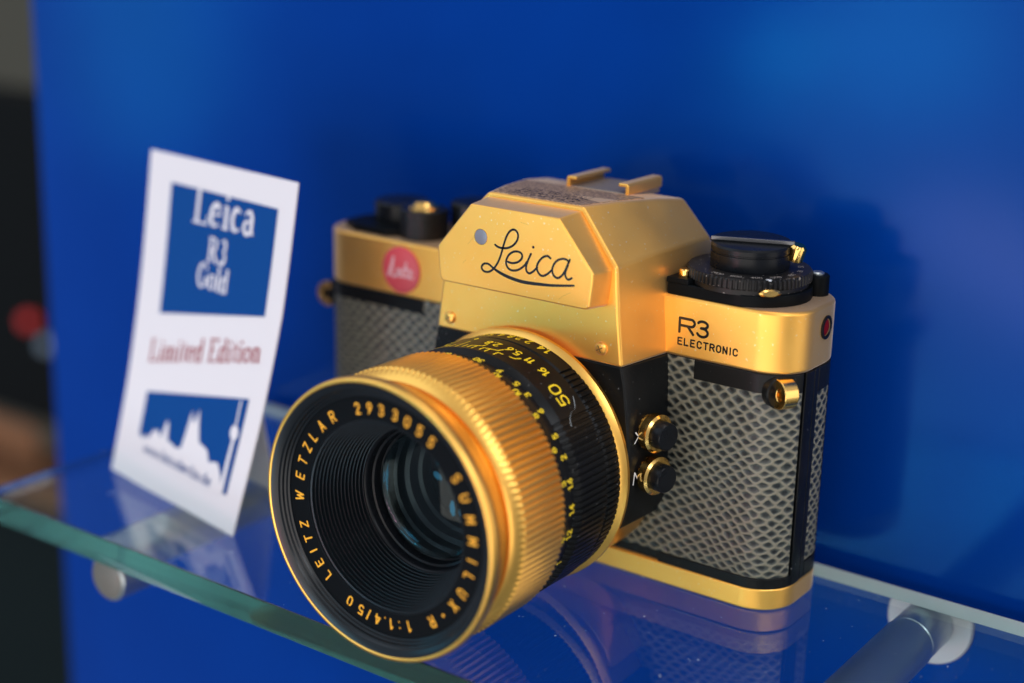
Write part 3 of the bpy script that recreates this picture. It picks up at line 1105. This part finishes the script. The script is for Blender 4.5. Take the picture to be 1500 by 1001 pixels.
txt = ['1600', '800', '400', '200', '100', '50', '25', '12']
for i, w_ in enumerate(txt * 2):
    a0 = radians(-100 + i * 22.5)
    sub = Ink(lambda u, v, l, a0=a0: (DX + (12.3 + v) * cos(a0 + u / 12.3), DY + (12.3 + v) * sin(a0 + u / 12.3), 81.93 + l))
    write(sub, w_ if i < 8 else '.-', 0, -.6, 1.2, .16, centre=True)
    o_ = len(ik.V)
    ik.V += sub.V
    ik.F += [tuple(q + o_ for q in f) for f in sub.F]
ik.make('dial_lettering', GREY, dial)
tb = build('index_tab', *turned((54.3, 3.7, 78.9), (.72, -.69, 0), [(.9, -2), (1.25, .2), (1.25, 1.1), (.9, 1.5)], 24), GOLDP, dial)
for v in tb.data.vertices:                                       # flattened into an oval tab
    d = Vector((.69, .72, 0))
    c0 = Vector((54.3, 3.7, 78.9)) * S - worldloc(dial)
    q = v.co - c0
    v.co = c0 + q + d * q.dot(d) * 1.1
    v.co.z = c0.z + (v.co.z - c0.z) * .75
build('index_mark', *box(53.6, 54.9, 3.2, 3.9, 81.75, 81.98), WHT, dial)
knob = build('rewind_knob', *turned((DX, DY, 0), (0, 0, 1), [(9.5, 81.9), (9.6, 82.3), (9.6, 85.6), (9.35, 85.7), (9.35, 85.95), (9.6, 86.1), (9.6, 87.2), (9.2, 87.7), (.2, 87.7)], 96), ANOD, C, smooth=25)
knob['label'] = 'black rewind knob with folded crank'
# folded crank: a raised half disc on the knob with a straight bright edge
cd = Vector((.93, .36)).normalized()
cn = Vector((-cd.y, cd.x))
hp = [(Vector((DX, DY)) + cd * 9.7 * cos(radians(t)) + cn * (9.7 * sin(radians(t)) - 1.2 * (abs(cos(radians(t))))) ) for t in range(0, 181, 9)]
hp = [tuple(q) for q in hp]
build('crank', *prism(hp, 87.5, 88.6), ANOD, knob, bevel=.2)
e0, e1_ = Vector((DX, DY)) - cd * 9.6 - cn * 1.3, Vector((DX, DY)) + cd * 10.4 - cn * 1.3
bar = [tuple(e0), tuple(e1_), tuple(e1_ + cn * 1.5), tuple(e0 + cn * .5)]
build('crank_edge', *prism([tuple(q) for q in bar], 87.9, 88.85), mat('worn_metal', (.13, .13, .14), .35, 0.9), knob, bevel=.15)
hc = Vector((DX, DY)) + cd * 10.4
build('crank_handle', *turned((hc.x, hc.y, 84.0), (.28, -.05, 1), [(1.3, 0), (2.1, .3), (2.1, 3.6), (1.5, 4.2), (.4, 4.3)], 40,
                              rib=lambda t, r, k: r - (.25 if int(t / (2 * pi) * 20 + .25 + k) % 2 and 0 < k < 3 else 0)), GOLDP, knob)
build('release_pin', *turned((32.2, 3.2, 79.3), (0, 0, 1), [(1.5, -.2), (1.5, 1.6), (1.2, 1.9), (.2, 1.9)], 32), GOLDP, C)
ps = build('corner_post', *turned((57.6, 23.0, ZT), (0, 0, 1), [(2.9, -.2), (2.9, 4.6), (2.6, 5.0), (.2, 5.0)], 32), BLACKM, C)
build('post_screw', *turned((57.6, 23.0, ZT + 5.0), (0, 0, 1), [(1.6, -.1), (1.6, .3), (1.2, .6), (.2, .6)], 24), STEEL, ps)

# ------------------------------------------------------------------ left shoulder controls
build('lever_plate', *prism([(-80, 6), (-74, 2.5), (-62, 2.2), (-58, 6), (-60, 20), (-76, 22), (-80, 14)], ZT - .1, 77.2), BLACKM, C, bevel=.3)
build('advance_lever', *turned((-68.3, 17.0, ZT), (0, 0, 1), [(8, -.1), (8, 6.8), (7.4, 7.4), (.2, 7.6)], 64), ANOD, C)
sdl = build('shutter_dial', *turned((-54.2, 9.6, ZT), (0, 0, 1), [(6.8, -.1), (6.8, 7.6), (6.4, 8.0), (.2, 8.0)], 180,
                                    rib=lambda t, r, k: r - (.12 if int(t / (2 * pi) * 90) % 2 else 0)), ANOD, C)
build('shutter_button', *turned((-54.2, 9.6, ZT + 8), (0, 0, 1), [(4.4, -.1), (4.2, .6), (3.2, 1.0), (2.6, 1.7), (1.6, 2.0), (.2, 2.0)], 40), GOLDP, sdl)
build('film_counter', *turned((-45.0, 20, ZT), (0, 0, 1), [(6.5, -.1), (6.5, 9.0), (6.0, 9.6), (.2, 9.6)], 64), ANOD, C)

# ------------------------------------------------------------------ the lens
LN = empty('lens', (0, -17, ZL), C)
LN['label'] = 'large lens with gold focus ring and black numbered rings'
build('mount_flange', *lathe([(28, -17), (31.2, -17.4), (31.9, -18.4), (32.6, -19.0), (32.6, -19.9), (31.9, -20.7), (31.2, -21.2), (28, -21.2)]), GOLDR, LN, smooth=30)


def ribs(lo, hi, n, depth, duty=.45, ks=(1, 2)):
    """grooves cut between the angles lo..hi (degrees, may wrap), only in profile rows ks"""
    def f(t, r, k):
        d = math.degrees(t) % 360
        inside = (lo <= d <= hi) if lo <= hi else (d >= lo or d <= hi)
        if not inside or k not in ks:
            return r
        ph = (t / (2 * pi) * n) % 1
        return r - depth if ph < duty else r
    return f


NA = 126
build('aperture_ring', *lathe([(27, -21.0), (31.1, -21.0), (31.45, -21.4), (31.6, -26.0), (31.05, -26.9), (27, -27.0)], NA * 8,
                              ribs(122, 60, NA, .55, .30, (1, 2, 3, 4))), BLACK, LN, smooth=25)
build('barrel', *lathe([(26, -26.8), (31.0, -26.9), (31.6, -27.3), (31.9, -27.6), (31.9, -38.3), (31.1, -39.7), (30.6, -40.3), (26, -40.3)], NA * 8,
                       ribs(142, 38, NA, .5, .30, (2, 3, 4, 5))), BLACK, LN, smooth=25)
build('distance_scale', *lathe([(25, -40.2), (30.6, -40.2), (31.0, -40.9), (31.4, -45.4), (31.4, -47), (25, -47)], 240), ANOD, LN, smooth=30)
NF = 126


def focus_rib(t, r, k):
    if k in (0, 8):
        return r
    ph = (t / (2 * pi) * NF) % 1
    return r - .62 * max(0.0, 1 - abs(ph - .5) / .3) ** .9


build('focus_ring', *lathe([(27, -45.6), (31.6, -45.6), (32.2, -45.9), (32.7, -46.4), (32.75, -61.5), (32.05, -62.1), (31.2, -63.5), (30.2, -64.1), (27, -64.1)], NF * 8,
                           lambda t, r, k: focus_rib(t, r, k) if k in (1, 2, 3, 4) else r), GOLDR, LN, smooth=28)
build('front_tube', *lathe([(27, -62.2), (29.2, -62.2), (29.2, -64.9), (30.3, -65.2), (30.7, -66.6), (31.1, -68.5), (31.9, -70.3), (32.1, -70.7), (32.9, -71.0), (33.15, -71.8), (33.15, -73.2),
                            (33.0, -73.9), (32.5, -74.15), (32.1, -74.1), (31.9, -73.8), (31.4, -72.0), (30.4, -69.5), (28, -67.0)], 220), GOLDR, LN, smooth=60)
# filter thread
th = [(31.3, -73.7)]
y = -73.6
while y < -71.6:
    th += [(30.9, y), (30.3, y + .12), (30.9, y + .24)]
    y += .3
build('filter_thread', *lathe([(31.95, -74.0), (31.5, -73.9), (30.3, -73.3), (30.0, -72.9), (29.6, -72.7), (29.4, -72.2), (29.0, -72.0), (28.8, -71.6), (28.4, -71.4), (28.3, -70.9), (31.3, -70.9)], 200), BAFFLE, LN, smooth=20)
YN = -71.1
build('name_ring', *lathe([(28.5, -70.5), (28.5, YN), (22.9, YN), (22.7, YN + .3), (22.7, -70.5)], 200), BLACKM, LN, smooth=30)


def ring_ink(R0, y):
    return lambda a0: (lambda u, v, l: ((R0 + v) * cos(a0 - u / R0), y - .02 - l, ZL + (R0 + v) * sin(a0 - u / R0)))


ik = Ink(None)
RN = 25.5
for c, a in [('L', -132.4), ('E', -140), ('I', -146.9), ('T', -153.9), ('Z', -161.8), ('W', -177.6), ('E', 170.8), ('T', 161.9), ('Z', 153.0), ('L', 144.6), ('A', 135.6), ('R', 125.4),
             ('2', 106.4), ('9', 98.2), ('3', 90.6), ('3', 81.7), ('0', 73.6), ('5', 65.4), ('5', 56.9),
             ('S', 35.4), ('U', 25.1), ('M', 14.2), ('M', 3.2), ('I', -7.3), ('L', -16.6), ('U', -27.2), ('X', -36.9), ('-', -46.5), ('R', -55.6),
             ('1', -72.2), (':', -78.8), ('1', -84.3), ('.', -88.6), ('4', -93.6), ('/', -99.9), ('5', -105.3), ('0', -113.5)]:
    ik.fn = ring_ink(RN, YN)(radians(a))
    h = 2.4
    if c == '-':
        ik.disc(0, 0, .38)
    else:
        write(ik, c, 0, -h / 2, h, .39, centre=True, wide=.95)
ik.make('name_lettering', ORA, LN, 'amber engraved lettering round the front of the lens')

# stepped baffle cone
prof = []
n = 15
for i in range(n):
    r0 = 22.7 - 4.9 * i / n
    y0 = -71.0 + 13.6 * i / n
    prof += [(r0, y0), (r0 - .10, y0 + .42), (r0 - .52, y0 + .50), (r0 - .56, y0 + .72), (r0 - .34, y0 + .80)]
prof += [(17.8, -57.4), (24.5, -57.4), (24.5, -71.0)]
build('baffle_cone', *lathe(prof, 160), BAFFLE, LN, smooth=20)
build('retaining_ring', *lathe([(17.9, -57.6), (17.3, -57.3), (17.0, -56.8), (16.9, -55.4), (16.4, -55.2), (16.2, -54.6), (16.1, -53.2), (15.6, -53.0), (15.5, -52.0), (20, -52.0), (20, -57.6)], 160), ANOD, LN, smooth=35)


def dome(name, R0, y0, sag, m):
    """bulging glass element facing the viewer"""
    pr = [(R0 * sin(a), y0 - sag * cos(a)) for a in [pi / 2 * i / 14 for i in range(15)]]
    rg = [[(r * cos(2 * pi * i / 96), y, ZL + r * sin(2 * pi * i / 96)) for i in range(96)] for r, y in pr[1:]]
    rg += [[(r * cos(2 * pi * i / 96), y0 + 1.2, ZL + r * sin(2 * pi * i / 96)) for i in range(96)] for r in (R0,)]
    V, Fc = loft(rg, True, True)
    return build(name, V, Fc, m, LN, smooth=60)


dome('front_element', 15.4, -53.6, 3.6, FRONTG)
build('inner_barrel', *lathe([(15.6, -51.0), (14.6, -50.4), (14.6, -47.6), (13.9, -47.2), (13.9, -44.6), (12.9, -44.2), (12.9, -41.6), (12.2, -41.2), (12.2, -33), (17, -33), (17, -51)], 160), BAFFLE, LN, smooth=30)
dome('rear_element', 12.1, -38.6, 4.2, LENSG)

# numbers on the rings


def cyl_ink(R0, a0, y0):
    a0 = radians(a0)
    return lambda u, v, l: ((R0 + .03 + l) * cos(a0 + u / R0), y0 - v, ZL + (R0 + .03 + l) * sin(a0 + u / R0))


ik = Ink(None)
for t_, a, in (('1.4', 72.8), ('2', 81.2), ('2.8', 88.6), ('4', 96), ('5.6', 103.5), ('8', 111.5), ('11', 119.5), ('16', 128)):
    ik.fn = cyl_ink(31.5, a, -22.8)
    write(ik, t_, 0, -1.1, 2.2, .44, centre=True, gap=.2)
ik.make('aperture_numbers', YEL, LN, 'yellow aperture numbers')
ik = Ink(None)
ik.fn = cyl_ink(31.92, 48.6, -33.4)
write(ik, '50', 0, -1.8, 3.4, .52, centre=True, gap=.22, wide=1.3)
ik.fn = cyl_ink(31.92, 100.5, -29.6)
ik.poly([(-.75, 0), (0, -.9), (.75, 0), (0, .9)])
for sgn in (-1, 1):
    for t_, da in (('2.8', 11.5), ('5.6', 22.5), ('11', 31.5), ('16', 39.5)):
        ik.fn = cyl_ink(31.91, 100.5 + sgn * da, -31.5)
        write(ik, t_, 0, -1.1, 2.3, .44, centre=True, gap=.2)
    for da, de, yb in ((11.0, 6.0, -34.2), (19.5, 12.5, -34.2), (29.0, 20.0, -34.4)):
        ik.fn = cyl_ink(31.91, 100.5, 0)
        r_ = radians(1) * 31.36
        ik.stroke([(sgn * da * r_, 33.1), (sgn * da * r_ * .96, 34.6), (sgn * de * r_, 35.6), (sgn * de * r_, 37.4)][0:4], .38)
    for da in (3.4, 8.6, 15.5):
        ik.stroke([(sgn * da * r_, 35.4), (sgn * da * r_, 37.6)], .34)
ik.stroke([(0, 32.0), (0, 37.8)], .3)
ik.make('depth_scale', YEL, LN, 'yellow depth of field lines and focal length')
ik = Ink(None)
for t_, a in (([('i8')], 99.5), ('30', 82.8), ('9', 71.2), ('5', 61.5), ('3', 54.6), ('6', 45.6), ('5', 33.5), ('2', 24.0), ('1.6', 12.4), ('1.4', 1.0), ('1.2', -10.6), ('1', -26)):
    ik.fn = cyl_ink(31.1, a, -41.5)
    write(ik, t_, 0, -.85, 1.75, .36, centre=True, gap=.2)
for t_, a in (('50', 92), ('10', 68.9), ('10', 57.2), ('8', 44.6), ('6', 28.4), ('5', 13.8), ('4', -11.5)):
    ik.fn = cyl_ink(31.33, a, -44.4)
    write(ik, t_, 0, -.95, 1.95, .38, centre=True, gap=.2)
ik.make('distance_numbers', YEL, LN, 'yellow distance numbers')

# ------------------------------------------------------------------ lint and dust
lp = [(45.5, -29.5), (42.5, -30.5), (40.5, -31.5), (39.6, -33.2), (38.0, -34.6), (36.2, -35.4), (34.3, -35.8)]
V, Fc = [], []
sp = spline([(32.1 * cos(radians(a)), y, ZL + 32.1 * sin(radians(a))) for a, y in lp], 5)
rings = [[(x + .05 * cos(t), y + .05 * sin(t), z + .05 * sin(t + 1)) for t in (0, 2.1, 4.2)] for x, y, z in sp]
tag(build('lint_fibre', *loft(rings), LINT), 'thin pale lint fibre clinging to the lens barrel beside the number', 'fibre')
V, Fc = [], []
for i in range(400):
    x, y = random.uniform(-150, 140), random.uniform(-70, 36)
    r = random.choice((.035, .05, .06, .08, .13))
    a = random.uniform(0, pi)
    l = r * random.choice((1, 1, 1, 2, 5))
    o_ = len(V)
    ca, sa = cos(a), sin(a)
    for sx, sy, sz in ((-1, -1, 0), (1, -1, 0), (1, 1, 0), (-1, 1, 0), (0, 0, 1)):
        V.append((x + ca * l * sx - sa * r * .6 * sy, y + sa * l * sx + ca * r * .6 * sy, ZS + .02 + r * sz))
    Fc += [(o_, o_ + 1, o_ + 4), (o_ + 1, o_ + 2, o_ + 4), (o_ + 2, o_ + 3, o_ + 4), (o_ + 3, o_, o_ + 4), (o_ + 3, o_ + 2, o_ + 1, o_)]
tag(build('dust', V, Fc, LINT, smooth=0), 'scattered pale dust specks lying on the glass shelf', 'dust', kind='stuff')
